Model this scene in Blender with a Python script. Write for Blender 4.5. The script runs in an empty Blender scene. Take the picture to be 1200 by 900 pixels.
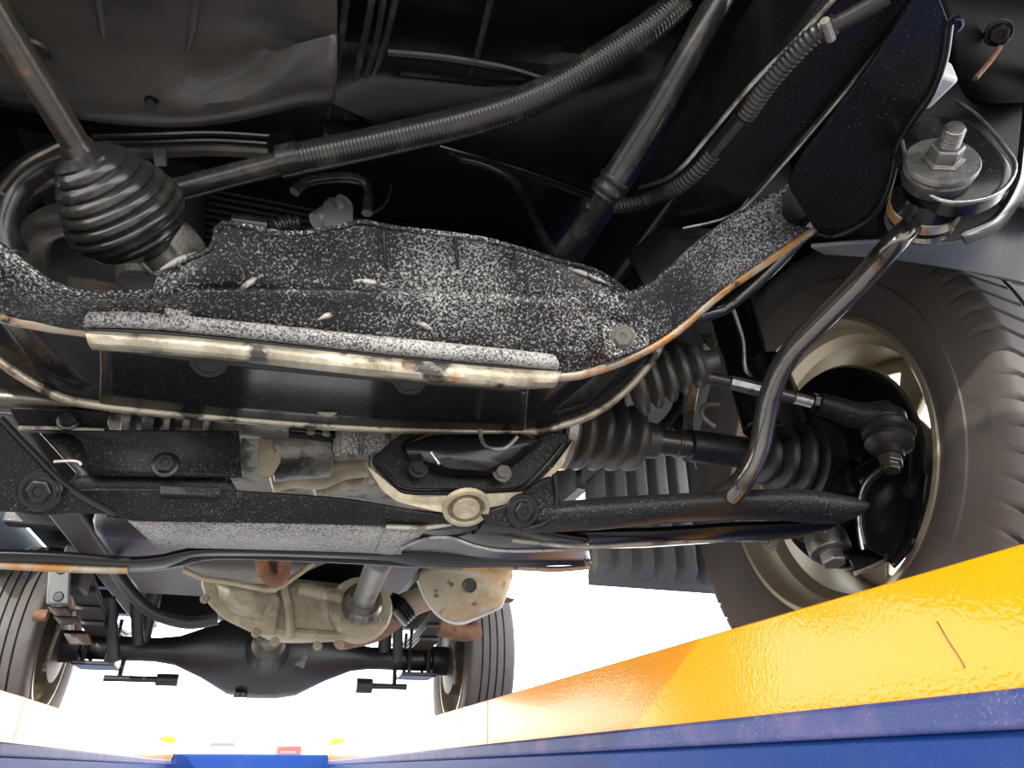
import bpy, bmesh, math, random
from mathutils import Vector, Matrix
random.seed(7)
C = bpy.context.scene.collection
S = bpy.context.scene
pi = math.pi
# ------------------------------------------------------------------ camera
CAM = Vector((0.0, 0.0, 1.65))
FPX, PITCH, YAW = 867.0, math.radians(27.5), math.radians(17.4)
cd = bpy.data.cameras.new('camera'); cam = bpy.data.objects.new('camera', cd); C.objects.link(cam)
cam.location = CAM; cam.rotation_euler = (pi/2 + PITCH, 0, -YAW)
cd.sensor_width = 36; cd.lens = FPX/1200*36; cd.clip_start = .01; cd.clip_end = 500
S.camera = cam
# ------------------------------------------------------------------ sky, sun, exposure
w = bpy.data.worlds.new('sky'); S.world = w; w.use_nodes = True
nt = w.node_tree; bg = nt.nodes['Background']
tc = nt.nodes.new('ShaderNodeTexCoord'); sx = nt.nodes.new('ShaderNodeSeparateXYZ')
rp = nt.nodes.new('ShaderNodeValToRGB')
nt.links.new(tc.outputs['Generated'], sx.inputs[0]); nt.links.new(sx.outputs['Z'], rp.inputs[0]); nt.links.new(rp.outputs[0], bg.inputs[0])
rp.color_ramp.elements[0].position = 0.0; rp.color_ramp.elements[0].color = (1, .985, .95, 1)
rp.color_ramp.elements[1].position = .9; rp.color_ramp.elements[1].color = (.55, .60, .68, 1)
bg.inputs[1].default_value = 6.0
sl = bpy.data.lights.new('sun', 'SUN'); so = bpy.data.objects.new('sun', sl); C.objects.link(so)
SUN = Vector((-.42, -.84, .37)).normalized()
so.rotation_euler = SUN.to_track_quat('Z', 'Y').to_euler(); so.location = (-3, -6, 5)
sl.energy = 4.0; sl.angle = .009; sl.color = (1, .95, .86)
S.view_settings.view_transform = 'Standard'; S.view_settings.look = 'None'
S.view_settings.gamma = 1; S.view_settings.use_curve_mapping = False
S.view_settings.exposure = 0.0
# ------------------------------------------------------------------ helpers: pixel + depth -> point
R_ = Vector((math.cos(YAW), -math.sin(YAW), 0))
F_ = Vector((math.sin(YAW)*math.cos(PITCH), math.cos(YAW)*math.cos(PITCH), math.sin(PITCH)))
U_ = R_.cross(F_)
def ray(px, py): return F_ + R_*((px-600)/FPX) + U_*((450-py)/FPX)
def P(px, py, y=None, z=None, x=None):          # point on the plane y=, z= (above the lens) or x=
    d = ray(px, py)
    t = y/d.y if y is not None else (z/d.z if z is not None else x/d.x)
    return CAM + d*t
def L(pix, y=None, z=None, x=None):             # a polyline; y, z, x one value, or two / as many values to blend
    n = len(pix); out = []
    def val(v, i):
        if v is None or isinstance(v, (int, float)): return v
        f = i/(n-1)*(len(v)-1); k = min(int(f), len(v)-2); return v[k]+(v[k+1]-v[k])*(f-k)
    for i, (a, b) in enumerate(pix): out.append(P(a, b, val(y, i), val(z, i), val(x, i)))
    return out
def V(x, y, z): return CAM + Vector((x, y, z))  # metres from the lens
def catmull(pts, n, closed=False):
    m = len(pts)
    if m == 2: return [pts[0].lerp(pts[1], i/(n-1)) for i in range(n)]
    dense = []
    for i in range(m-1):
        p0 = pts[max(i-1, 0)]; p1 = pts[i]; p2 = pts[i+1]; p3 = pts[min(i+2, m-1)]
        for k in range(12):
            t = k/12
            dense.append(.5*((2*p1)+(p2-p0)*t+(2*p0-5*p1+4*p2-p3)*t*t+(3*p1-p0-3*p2+p3)*t**3))
    dense.append(pts[-1].copy())
    return resample(dense, n)
def resample(pts, n):
    d = [0]
    for a, b in zip(pts, pts[1:]): d.append(d[-1]+(b-a).length)
    out = []; k = 0
    for i in range(n):
        s = d[-1]*i/(n-1)
        while k < len(d)-2 and d[k+1] < s: k += 1
        f = (s-d[k])/max(d[k+1]-d[k], 1e-9); out.append(pts[k].lerp(pts[k+1], min(max(f, 0), 1)))
    return out
# ------------------------------------------------------------------ helpers: materials
def mat(name, col, rough=.5, metal=0, bump=0, bscale=60, speck=None, blotch=None, coat=0, spec=.5, bdet=4):
    m = bpy.data.materials.new(name); m.use_nodes = True; t = m.node_tree; N = t.nodes; K = t.links
    b = N['Principled BSDF']; b.inputs['Base Color'].default_value = (*col, 1)
    b.inputs['Roughness'].default_value = rough; b.inputs['Metallic'].default_value = metal
    b.inputs['Specular IOR Level'].default_value = spec; b.inputs['Coat Weight'].default_value = coat
    b.inputs['Coat Roughness'].default_value = .06
    tc = N.new('ShaderNodeTexCoord'); out = None
    def noise(scale, det=3, rgh=.55):
        n = N.new('ShaderNodeTexNoise'); n.inputs['Scale'].default_value = scale; n.inputs['Detail'].default_value = det
        n.inputs['Roughness'].default_value = rgh; K.new(tc.outputs['Object'], n.inputs['Vector']); return n.outputs['Fac']
    def ramp(fac, a, c):
        r = N.new('ShaderNodeMapRange'); r.inputs[1].default_value = a; r.inputs[2].default_value = c; K.new(fac, r.inputs[0]); return r.outputs[0]
    def mix(fac, c1, c2):
        x = N.new('ShaderNodeMix'); x.data_type = 'RGBA'; K.new(fac, x.inputs[0])
        for s_, c_ in ((6, c1), (7, c2)):
            if isinstance(c_, tuple): x.inputs[s_].default_value = (*c_, 1)
            else: K.new(c_, x.inputs[s_])
        return x.outputs[2]
    cur = col
    for (c2, scale, a, c) in (blotch or []):
        cur = mix(ramp(noise(scale, 5, .6), a, c), cur, c2)
    if speck:
        c2, scale, th, pscale, pamt = speck      # speckle colour, size, threshold, patch scale, patch strength
        add = N.new('ShaderNodeMath'); add.operation = 'MULTIPLY_ADD'
        K.new(noise(pscale, 3), add.inputs[0]); add.inputs[1].default_value = pamt; K.new(noise(scale, 3, .7), add.inputs[2])
        f = ramp(add.outputs[0], th - .01 + pamt*.5, th + .13 + pamt*.5)
        cur = mix(f, cur, c2)
        rr = N.new('ShaderNodeMapRange'); K.new(f, rr.inputs[0]); rr.inputs[3].default_value = rough; rr.inputs[4].default_value = .8
        K.new(rr.outputs[0], b.inputs['Roughness'])
    if not isinstance(cur, tuple): K.new(cur, b.inputs['Base Color'])
    if bump:
        bn = N.new('ShaderNodeBump'); bn.inputs['Strength'].default_value = bump; bn.inputs['Distance'].default_value = .002
        K.new(noise(bscale, bdet), bn.inputs['Height']); K.new(bn.outputs[0], b.inputs['Normal'])
        if coat: K.new(bn.outputs[0], b.inputs['Coat Normal'])
    return m
DUST = (.62, .62, .6)
M = dict(
 black=mat('black_underseal', (.007, .007, .008), .26, 0, .06, 90, speck=((.34, .34, .34), 640, .67, 9, .12), spec=.3),
 blackclean=mat('black_gloss_paint', (.006, .006, .007), .22, 0, .05, 120, spec=.3),
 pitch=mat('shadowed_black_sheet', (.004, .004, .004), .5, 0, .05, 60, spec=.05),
 matblack=mat('dull_black_floor', (.004, .004, .004), .36, 0, .06, 60, spec=.16),
 floorgrey=mat('grey_sheen_floor_paint', (.062, .057, .050), .34, 0, .12, 160, speck=((.4, .4, .38), 520, .72, 8, .14), blotch=[((.02, .02, .02), 14, .5, .75)]),  # base lifted to grey to carry the sheen of light from below
 speck=mat('dusty_black_paint', (.009, .009, .010), .3, 0, .12, 300, speck=((.30, .30, .29), 560, .53, 13, .34), spec=.25),
 speckedge=mat('dust_caked_edge', (.03, .03, .03), .45, 0, .2, 300, speck=((.34, .335, .32), 560, .42, 16, .26)),
 blacksub=mat('black_speckled_arm', (.008, .008, .008), .38, 0, .12, 180, speck=((.14, .14, .135), 760, .60, 12, .22), spec=.14),
 cream=mat('worn_lip_ground_sheen', (.40, .365, .28), .32, .55, .4, 120, blotch=[((.20, .17, .12), 20, .45, .6), ((.04, .038, .035), 34, .54, .62), ((.30, .15, .06), 22, .60, .70)]),  # cream tone carries the ground reflection, mixed with wear and rust
 rustlip=mat('rusty_lip', (.34, .3, .23), .34, .5, .4, 120, blotch=[((.36, .17, .05), 26, .44, .56), ((.03, .03, .03), 45, .56, .64)]),
 rubber=mat('black_rubber', (.012, .012, .012), .38, 0, .1, 200, blotch=[((.03, .028, .024), 30, .5, .7)]),
 dustrubber=mat('dusty_rubber', (.035, .032, .028), .4, 0, .1, 200, blotch=[((.075, .065, .05), 30, .45, .7)]),
 hose=mat('grey_hose', (.020, .019, .018), .22, 0, .05, 220, blotch=[((.06, .055, .045), 40, .52, .7)]),
 scraped=mat('scraped_bare_patch', (.30, .29, .27), .5, .3, .5, 300, blotch=[((.03, .03, .03), 160, .5, .6)]),
 paleblue=mat('pale_blue_body', (.25, .34, .42), .4),
 shaft=mat('dirty_steel_shaft', (.07, .065, .055), .28, .6, .2, 120, blotch=[((.16, .10, .06), 60, .55, .7)]),
 chrome=mat('scuffed_bright_rod', (.14, .135, .125), .15, .9, .15, 120, blotch=[((.05, .045, .04), 18, .5, .62), ((.16, .08, .045), 50, .62, .72)]),
 steel=mat('zinc_steel', (.36, .35, .33), .34, .9, .3, 260, blotch=[((.16, .13, .1), 60, .5, .66)]),
 dullsteel=mat('dull_dirty_steel', (.19, .185, .175), .42, .8, .3, 260, blotch=[((.09, .075, .06), 60, .5, .66)]),
 grey=mat('grey_plastic', (.10, .105, .105), .45, 0, .2, 200),
 palegrey=mat('pale_grey_sheet', (.62, .63, .61), .5, 0, .1, 100),
 alu=mat('cast_aluminium_dirty', (.33, .29, .2), .55, .25, .6, 150, blotch=[((.16, .13, .08), 14, .48, .68), ((.42, .38, .28), 40, .55, .7)]),
 greyalu=mat('grey_cast_metal', (.20, .19, .165), .42, .4, .6, 180, blotch=[((.05, .05, .05), 40, .5, .62)]),
 rust=mat('rusty_steel', (.17, .08, .045), .7, .1, .6, 150, blotch=[((.3, .14, .06), 30, .5, .66), ((.06, .03, .02), 60, .55, .68)]),
 muff=mat('heat_stained_shield', (.46, .40, .29), .5, .35, .25, 90, blotch=[((.38, .22, .09), 11, .54, .72), ((.12, .06, .03), 34, .62, .7)]),
 rim=mat('champagne_alloy', (.50, .44, .33), .38, .75, .06, 60),
 axle=mat('black_axle_paint', (.018, .018, .018), .38, 0, .3, 70),
 brown=mat('brown_sooty_frame', (.05, .042, .036), .5, 0, .3, 90, blotch=[((.16, .07, .03), 20, .56, .7)]),
 flap=mat('grey_mudflap_rubber', (.19, .19, .185), .4, 0, .15, 120),
 core=mat('radiator_core', (.012, .014, .015), .5, .3),
 yellow=mat('yellow_gloss_paint', (.90, .35, .001), .3, 0, .10, 240, coat=.5, bdet=1, spec=.12),
 blue=mat('scuffed_blue_paint', (.002, .036, .20), .42, 0, .25, 130, speck=((.10, .18, .36), 420, .66, 7, .20), blotch=[((.02, .05, .19), 6, .5, .75)], spec=.25),
 bluedge=mat('worn_blue_edge', (.04, .06, .19), .5, 0, .4, 160, speck=((.26, .28, .38), 380, .62, 9, .25), blotch=[((.12, .10, .24), 12, .45, .65)]),
 concrete=mat('concrete', (.34, .325, .30), .8, 0, .2, 12, blotch=[((.26, .25, .23), 1.5, .4, .7)]),
 white=mat('white_paint', (.8, .8, .8), .3), glass=mat('dark_window', (.12, .13, .14), .08),
 red=mat('red_paint', (.6, .05, .04), .4), signy=mat('plain_yellow_paint', (.9, .6, .01), .45),
)
def tyre_mat():
    m = mat('road_worn_tyre', (.080, .071, .064), .62, 0, .12, 140, blotch=[((.105, .092, .082), 9, .42, .7), ((.055, .05, .047), 24, .58, .75)])
    return m
M['tyre'] = tyre_mat()
# ------------------------------------------------------------------ helpers: meshes
def mesh(name, vs, fs, m, parent=None, smooth=True, label=None, mods=(), auto=True):
    me = bpy.data.meshes.new(name); me.from_pydata([tuple(v) for v in vs], [], fs); me.validate()
    bm = bmesh.new(); bm.from_mesh(me); bmesh.ops.recalc_face_normals(bm, faces=bm.faces); bm.to_mesh(me); bm.free()
    if m: me.materials.append(M[m])
    o = bpy.data.objects.new(name, me); C.objects.link(o)
    if parent: o.parent = parent
    if label: o['label'] = label
    if smooth:
        for p in me.polygons: p.use_smooth = True
        if auto: sharp(me)
    for k in mods:
        if k[0] == 'solid': s = o.modifiers.new('solid', 'SOLIDIFY'); s.thickness = k[1]; s.offset = k[2] if len(k) > 2 else 0
        if k[0] == 'bevel':
            s = o.modifiers.new('bevel', 'BEVEL'); s.width = k[1]; s.segments = k[2] if len(k) > 2 else 2; s.limit_method = 'ANGLE'; s.angle_limit = .6; s.use_clamp_overlap = True
        if k[0] == 'sub': s = o.modifiers.new('sub', 'SUBSURF'); s.levels = s.render_levels = k[1]
    return o
def sharp(me, ang=.7):
    bm = bmesh.new(); bm.from_mesh(me)
    for e in bm.edges:
        if len(e.link_faces) == 2 and e.calc_face_angle(0) > ang: e.smooth = False
    bm.to_mesh(me); bm.free()
def frames(pts):
    T = []
    for i in range(len(pts)):
        a = pts[max(i-1, 0)]; b = pts[min(i+1, len(pts)-1)]; T.append((b-a).normalized())
    n = T[0].orthogonal().normalized(); out = []
    for i, t in enumerate(T):
        n = (n - t*n.dot(t)).normalized(); out.append((n, t.cross(n)))
    return T, out
def tube_geo(pts, rad, seg=12, caps=True):
    T, fr = frames(pts); vs = []; fs = []; n = len(pts)
    for i, p in enumerate(pts):
        r = rad(i/(n-1)) if callable(rad) else rad
        for k in range(seg):
            a = 2*pi*k/seg; vs.append(p + fr[i][0]*math.cos(a)*r + fr[i][1]*math.sin(a)*r)
    for i in range(n-1):
        for k in range(seg):
            a = i*seg+k; b = i*seg+(k+1) % seg; fs.append((a, b, b+seg, a+seg))
    if caps: fs += [tuple(range(seg)), tuple(range((n-1)*seg, n*seg))]
    return vs, fs
def tube(name, pts, r, m, parent, n=24, seg=12, label=None, smoothpath=True):
    p = catmull(pts, n) if smoothpath else pts
    return mesh(name, *tube_geo(p, r, seg), m, parent, label=label)
def corrug(name, pts, r, m, parent, pitch=.0045, depth=.10, label=None, seg=16):
    ln = sum((b-a).length for a, b in zip(pts, pts[1:])); k = max(int(ln/pitch), 4); n = k*6+1
    p = catmull(pts, n)
    f = lambda t: r*(1 - depth*(.5+.5*math.cos(2*pi*t*k)))
    return mesh(name, *tube_geo(p, f, seg), m, parent, label=label, auto=False)
def lathe_geo(prof, p0, axis, seg=32):
    z = axis.normalized(); x = z.orthogonal().normalized(); y = z.cross(x); vs = []; fs = []
    for (t, r) in prof:
        for k in range(seg):
            a = 2*pi*k/seg; vs.append(p0 + z*t + (x*math.cos(a)+y*math.sin(a))*max(r, 1e-5))
    for i in range(len(prof)-1):
        for k in range(seg):
            a = i*seg+k; b = i*seg+(k+1) % seg; fs.append((a, b, b+seg, a+seg))
    fs += [tuple(range(seg)), tuple(range((len(prof)-1)*seg, len(prof)*seg))]
    return vs, fs
def lathe(name, prof, p0, axis, m, parent, seg=32, label=None, mods=(), smooth=True):
    return mesh(name, *lathe_geo(prof, p0, axis, seg), m, parent, label=label, mods=mods, smooth=smooth)
def sheet(name, rows, m, parent, n=24, thick=.003, label=None, bevel=0, straight=False, sub=1, smoothrows=False):
    g = [catmull(r, n) if not straight else resample(r, n) for r in rows]
    if smoothrows:
        cols = [catmull([g[i][k] for i in range(len(g))], smoothrows) for k in range(n)]
        g = [[cols[k][i] for k in range(n)] for i in range(smoothrows)]
    vs = [p for r in g for p in r]; fs = []
    for i in range(len(g)-1):
        for k in range(n-1): fs.append((i*n+k, i*n+k+1, (i+1)*n+k+1, (i+1)*n+k))
    mods = [('solid', thick, 0)]
    if bevel: mods.append(('bevel', bevel))
    return mesh(name, vs, fs, m, parent, label=label, mods=mods)
def plate(name, pts, m, parent, depth=.004, label=None, bevel=.0012, direction=None):
    n = len(pts); c = sum(pts, Vector())/n
    if direction is None:
        nn = Vector()
        for i in range(n): nn += (pts[i]-c).cross(pts[(i+1) % n]-c)
        nn.normalize()
        if nn.dot(c-CAM) < 0: nn = -nn
    else: nn = direction.normalized()
    vs = pts + [p+nn*depth for p in pts]
    fs = [tuple(range(n)), tuple(range(2*n-1, n-1, -1))] + [(i, (i+1) % n, (i+1) % n+n, i+n) for i in range(n)]
    return mesh(name, vs, fs, m, parent, label=label, mods=[('bevel', bevel, 2)] if bevel else [])
def rounded(pix, r=8, k=4):                     # rounds the corners of a pixel polygon
    out = []; n = len(pix)
    for i in range(n):
        p = Vector(pix[i]); a = Vector(pix[i-1]); b = Vector(pix[(i+1) % n])
        da = min(r, (a-p).length*.45); db = min(r, (b-p).length*.45)
        s = p+(a-p).normalized()*da; e = p+(b-p).normalized()*db
        for j in range(k+1):
            t = j/k; q = s*(1-t)**2 + p*2*t*(1-t) + e*t*t; out.append((q.x, q.y))
    return out
def box(name, lo, hi, m, parent, label=None, bevel=.003, rot=None):
    vs = [Vector((x, y, z)) for x in (lo[0], hi[0]) for y in (lo[1], hi[1]) for z in (lo[2], hi[2])]
    if rot is not None:
        c = (Vector(lo)+Vector(hi))/2; vs = [rot @ (v-c)+c for v in vs]
    fs = [(0, 1, 3, 2), (4, 6, 7, 5), (0, 4, 5, 1), (2, 3, 7, 6), (0, 2, 6, 4), (1, 5, 7, 3)]
    return mesh(name, vs, fs, m, parent, label=label, mods=[('bevel', bevel, 2)] if bevel else [])
def rbox(name, a, b, m, parent, **k):           # the same in metres from the lens
    return box(name, tuple(V(*a)), tuple(V(*b)), m, parent, **k)
def loft(name, rings, m, parent, label=None, mods=()):
    n = len(rings[0]); vs = [p for r in rings for p in r]; fs = []
    for i in range(len(rings)-1):
        for k in range(n):
            a = i*n+k; b = i*n+(k+1) % n; fs.append((a, b, b+n, a+n))
    fs += [tuple(range(n)), tuple(range((len(rings)-1)*n, len(rings)*n))]
    return mesh(name, vs, fs, m, parent, label=label, mods=mods)
def beam(name, path, wv, hv, m, parent, n=20, label=None, bevel=.004, scale=None):
    p = catmull(path, n); rings = []
    for i, q in enumerate(p):
        s = scale(i/(n-1)) if scale else 1
        rings.append([q+wv*s+hv*s, q-wv*s+hv*s, q-wv*s-hv*s, q+wv*s-hv*s])
    return loft(name, rings, m, parent, label=label, mods=[('bevel', bevel, 3)])
_bolts = {}
def bolt(p, axis, r, parent, m='blackclean', name='bolt', h=.8, label=None):
    key = (m, h)
    if key not in _bolts:                        # flange, hexagon head, shallow dish: unit radius, along +z
        prof = [(0, 1.35), (.12, 1.38), (.2, 1.3), (.26, 1.0)]
        vs, fs = lathe_geo(prof, Vector(), Vector((0, 0, 1)), 18); nb = len(vs)
        for (t, r_) in ((.1, 1.0), (h*.9, 1.0), (h, .86), (h, .5), (h-.12, .42)):
            for k in range(6): vs.append(Vector((math.cos(k*pi/3)*r_, math.sin(k*pi/3)*r_, t)))
        for i in range(4):
            for k in range(6):
                a = nb+i*6+k; b = nb+i*6+(k+1) % 6; fs.append((a, b, b+6, a+6))
        fs.append(tuple(nb+24+k for k in range(6)))
        me = bpy.data.meshes.new(name); me.from_pydata([tuple(v) for v in vs], [], fs); me.materials.append(M[m])
        bm = bmesh.new(); bm.from_mesh(me); bmesh.ops.recalc_face_normals(bm, faces=bm.faces); bm.to_mesh(me); bm.free()
        _bolts[key] = me
    o = bpy.data.objects.new(name, _bolts[key]); C.objects.link(o); o.parent = parent
    o.location = p; o.rotation_euler = axis.to_track_quat('Z', 'Y').to_euler(); o.scale = (r, r, r)
    if label: o['label'] = label
    return o
def thing(name, label, cat, loc, group=None):
    o = bpy.data.objects.new(name, None); C.objects.link(o); o.location = loc; o['label'] = label; o['category'] = cat
    if group: o['group'] = group
    return o
def tag(o, label, cat, group=None):
    o['label'] = label; o['category'] = cat
    if group: o['group'] = group
    return o
X_, Y_, Z_ = Vector((1, 0, 0)), Vector((0, 1, 0)), Vector((0, 0, 1))
def face(px, py): return -ray(px, py).normalized()      # from a point back towards where it is seen
# ------------------------------------------------------------------ ground
o = mesh('ground', [(-60, -40, 0), (60, -40, 0), (60, 90, 0), (-60, 90, 0)], [(0, 1, 2, 3)], 'concrete', smooth=False)
o['kind'] = 'structure'
# ------------------------------------------------------------------ the lift
XE = .43; ZB = .045; ZT = .122; Y0, Y1 = -1.1, 5.0
def runway(s, label):
    t = thing('lift_runway', label, 'runway', V(s*(XE+.22), 1.9, -1.65), 'lift runways')
    def bx(name, a, b, m, **k):
        lo = V(min(s*a[0], s*b[0]), a[1], a[2]); hi = V(max(s*a[0], s*b[0]), b[1], b[2])
        o = box(name, tuple(lo), tuple(hi), m, None, **k); o.parent = t; o.matrix_parent_inverse = Matrix.Translation(-t.location); return o
    bx('runway_beam', (XE+.004, Y0, -.14), (XE+.44, Y1, ZB-.022), 'blue', bevel=.006)
    bx('deck_edge', (XE-.004, Y0, ZB-.024), (XE+.446, Y1, ZB-.002), 'bluedge', bevel=.004, label='scraped blue edge strip with bare patches')
    for (a, b) in ((Y0, 1.53), (1.533, 1.74), (1.742, 3.6), (3.603, Y1)):
        bx('side_plate', (XE, a, ZB-.004), (XE+.006, b, ZT), 'yellow', bevel=.0015)
    bx('deck', (XE+.006, Y0, ZB-.022), (XE+.436, Y1, ZB+.004), 'blue', bevel=.002)
    bx('end_stop', (XE, Y1+.01, ZB), (XE+.09, Y1+.05, ZT+.045), 'signy', bevel=.02, label='plain yellow end stop')
    for yy in (.3, 3.6):
        bx('lift_leg', (XE+.12, yy, -1.65), (XE+.32, yy+.16, -.14), 'blue')
    return t
_t1 = runway(1, 'blue lift runway with glossy yellow side plate under the large near tyre')
runway(-1, 'blue lift runway with glaring sunlit yellow side plate, seen at the lower left corner')
o = tube('scratch', L([(1098, 728), (1112, 752), (1124, 770), (1131, 783)], x=XE-.0002), .0005, 'rust', None, 10, 6); o.parent = _t1; o.matrix_parent_inverse = Matrix.Translation(-_t1.location)
o = box('lift_crossbeam', tuple(V(-.9, 5.05, -.2)), tuple(V(.9, 5.3, .078)), 'blue', None, bevel=.01)
tag(o, 'blue crossbeam joining the far ends of both runways', 'lift beam')
# ------------------------------------------------------------------ the truck
T = thing('small_truck', 'underside of a small truck in black underseal raised on the lift, front suspension nearest', 'truck', V(0, .62, .04))
TI = Matrix.Translation(-T.location)
def part(name, label=None, loc=None):
    o = bpy.data.objects.new(name, None); C.objects.link(o); o.parent = T; o.matrix_parent_inverse = TI
    if loc is not None: o.location = loc
    if label: o['label'] = label
    return o
# parts made by the mesh helpers with parent=T keep world coordinates through this hook
_mesh0 = mesh
def mesh(name, vs, fs, m, parent=None, **k):
    o = _mesh0(name, vs, fs, m, parent, **k)
    if parent is T: o.matrix_parent_inverse = TI
    return o
# ---- wheels (local axis x, outside at +x)
def tyre_geo(sipes, grooves, rr=.275, hw=.076, tread=.065, nth=420):
    prof = [(-.052, .166), (-.062, .174), (-.071, .192), (-.0765, .212), (-.0765, .218), (-.0745, .219), (-.0745, .238), (-.0738, .254), (-.0712, .2635), (-.0675, .2690)]
    xs = []; k = 44
    for i in range(k+1):
        x = -tread+.002+(2*tread-.004)*i/k; xs.append(x)
    for g in grooves: xs += [g-.0032, g-.0022, g+.0022, g+.0032]
    xs = sorted(set(round(x, 5) for x in xs)); xs = [x for i, x in enumerate(xs)]
    top = []
    for x in xs:
        r = rr - 1.0*x*x
        if any(abs(x-g) <= .0023 for g in grooves): r -= .0065
        top.append((x, r))
    full = prof + top + [(-x, r) for x, r in reversed(prof)]
    vs = []; fs = []; n = len(full); i0 = len(prof)
    for a in range(nth):
        th = 2*pi*a/nth
        for j, (x, r) in enumerate(full):
            q = r
            if i0-3 <= j < i0+len(top)+3 and sipes:
                ph = a % sipes
                edge = abs(x) > .0215
                if edge and ph < 1 and abs(x) > .026: q -= .005
                if not edge and (a + sipes//2) % sipes < 1 and abs(x) < .014: q -= .003
            t2 = th + (7.0*max(abs(x)-.02, 0)**1.5 if sipes else 0)
            vs.append(Vector((x, q*math.sin(t2), q*math.cos(t2))))
    for a in range(nth):
        b = (a+1) % nth
        for j in range(n-1): fs.append((a*n+j, a*n+j+1, b*n+j+1, b*n+j))
    return vs, fs
def rim_geo():
    prof = [(-.050, .168), (-.060, .171), (-.064, .178), (-.066, .177), (-.066, .172), (-.060, .166), (-.048, .162), (-.030, .160), (-.020, .149), (.030, .146), (.052, .141), (.060, .150), (.062, .170), (.058, .178), (.050, .168)]
    seg = 96; vs = []; fs = []
    for (x, r) in prof:
        for k in range(seg): a = 2*pi*k/seg; vs.append(Vector((x, r*math.sin(a), r*math.cos(a))))
    for i in range(len(prof)-1):
        for k in range(seg): a = i*seg+k; b = i*seg+(k+1) % seg; fs.append((a, b, b+seg, a+seg))
    return vs, fs
def disc_geo(ns=8):
    seg = 96; rings = [(.046, .018), (.050, .03), (.052, .058), (.053, .075), (.055, .10), (.055, .125), (.053, .143)]
    vs = []; fs = []
    for (x, r) in rings:
        for k in range(seg): a = 2*pi*k/seg; vs.append(Vector((x, r*math.sin(a), r*math.cos(a))))
    per = seg//ns
    for i in range(len(rings)-1):
        for k in range(seg):
            if i in (3, 4) and (k % per) >= per*.42: continue
            a = i*seg+k; b = i*seg+(k+1) % seg; fs.append((a, b, b+seg, a+seg))
    return vs, fs
tv = tyre_geo(8, (-.021, .021), nth=560)
rt = tyre_geo(0, (-.034, -.0115, .0115, .034), nth=160)
_w = {}
def wheel(name, x, y, z, flip, rear=False):
    o = part(name, None, V(x, y, z))
    if flip: o.rotation_euler = (0, 0, pi)
    key = rear
    if key not in _w:
        _w[key] = [('tyre', _mesh0('tyre', *(rt if rear else tv), 'tyre', o, label='worn brown-grey tyre')),
                   ('rim', _mesh0('rim', *rim_geo(), 'rim', o, label='champagne silver alloy rim')),
                   ('wheel_disc', _mesh0('wheel_disc', *disc_geo(), 'rim', o, mods=[('solid', .012, 0), ('bevel', .003, 2)]))]
        for _, q in _w[key]: pass
    else:
        for n_, q in _w[key]:
            c = q.copy(); C.objects.link(c); c.parent = o
    return o
WX, WY, WZ = .657, .68, .325
fw = wheel('front_wheel', WX, WY, WZ, False)
fl = wheel('front_wheel', -WX, WY, WZ, True)
RY, RZ = 2.55, .318
rw = wheel('rear_wheel', .655, RY, RZ, False, True)
rl = wheel('rear_wheel', -.655, RY, RZ, True, True)
# ---- hub side of the near wheel
AX = V(0, WY, WZ)
def onaxis(x): return AX + X_*x
lathe('brake_shield', [(0, .02), (.004, .118), (.010, .122), (.022, .122), (.026, .115)], onaxis(.612), X_, 'blackclean', T, 48)
lathe('brake_disc', [(0, .105), (.010, .105)], onaxis(.63), X_, 'axle', T, 48)
# outer joint, boot and half shaft
hs = part('drive_shaft', 'black half shaft between two ribbed rubber boots')
def ribs(x0, x1, r0, r1, k, d=.2):
    out = []; n = k*8
    for i in range(n+1):
        t = i/n; r = r0+(r1-r0)*t
        out.append((x0+(x1-x0)*t, r*(1-d*(.5+.5*math.cos(2*pi*t*k))**2)))
    return out
def sub(o):
    return o
def hsp(name, prof, m, **k): return lathe(name, prof, onaxis(0), X_, m, hs, 32, **k)
hsp('shaft', [(.24, .0145), (.405, .0145), (.406, .0155), (.409, .0155), (.41, .0145), (.44, .0145), (.441, .0135), (.60, .0135)], 'shaft')
hsp('shaft_damper', [(.42, .0145), (.422, .0185), (.50, .0185), (.502, .0145)], 'rubber')
hsp('inner_boot', [(.258, .026), (.259, .043), (.275, .044), (.277, .039)] + ribs(.279, .362, .043, .036, 4, .25) + [(.366, .021), (.38, .020), (.381, .014)], 'dustrubber', label='dusty ribbed rubber boot at the gearbox')
hsp('boot_clamp', [(.262, .0445), (.272, .0445), (.2721, .043), (.262, .043)], 'steel')
hsp('outer_boot', [(.49, .016), (.505, .0205), (.508, .026)] + ribs(.51, .565, .030, .053, 3, .26) + [(.567, .050), (.57, .054), (.578, .054), (.580, .050), (.605, .050), (.61, .03)], 'rubber', label='black ribbed rubber boot at the wheel')
hsp('inner_joint', [(.20, .02), (.202, .038), (.262, .038)], 'blackclean')
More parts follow.
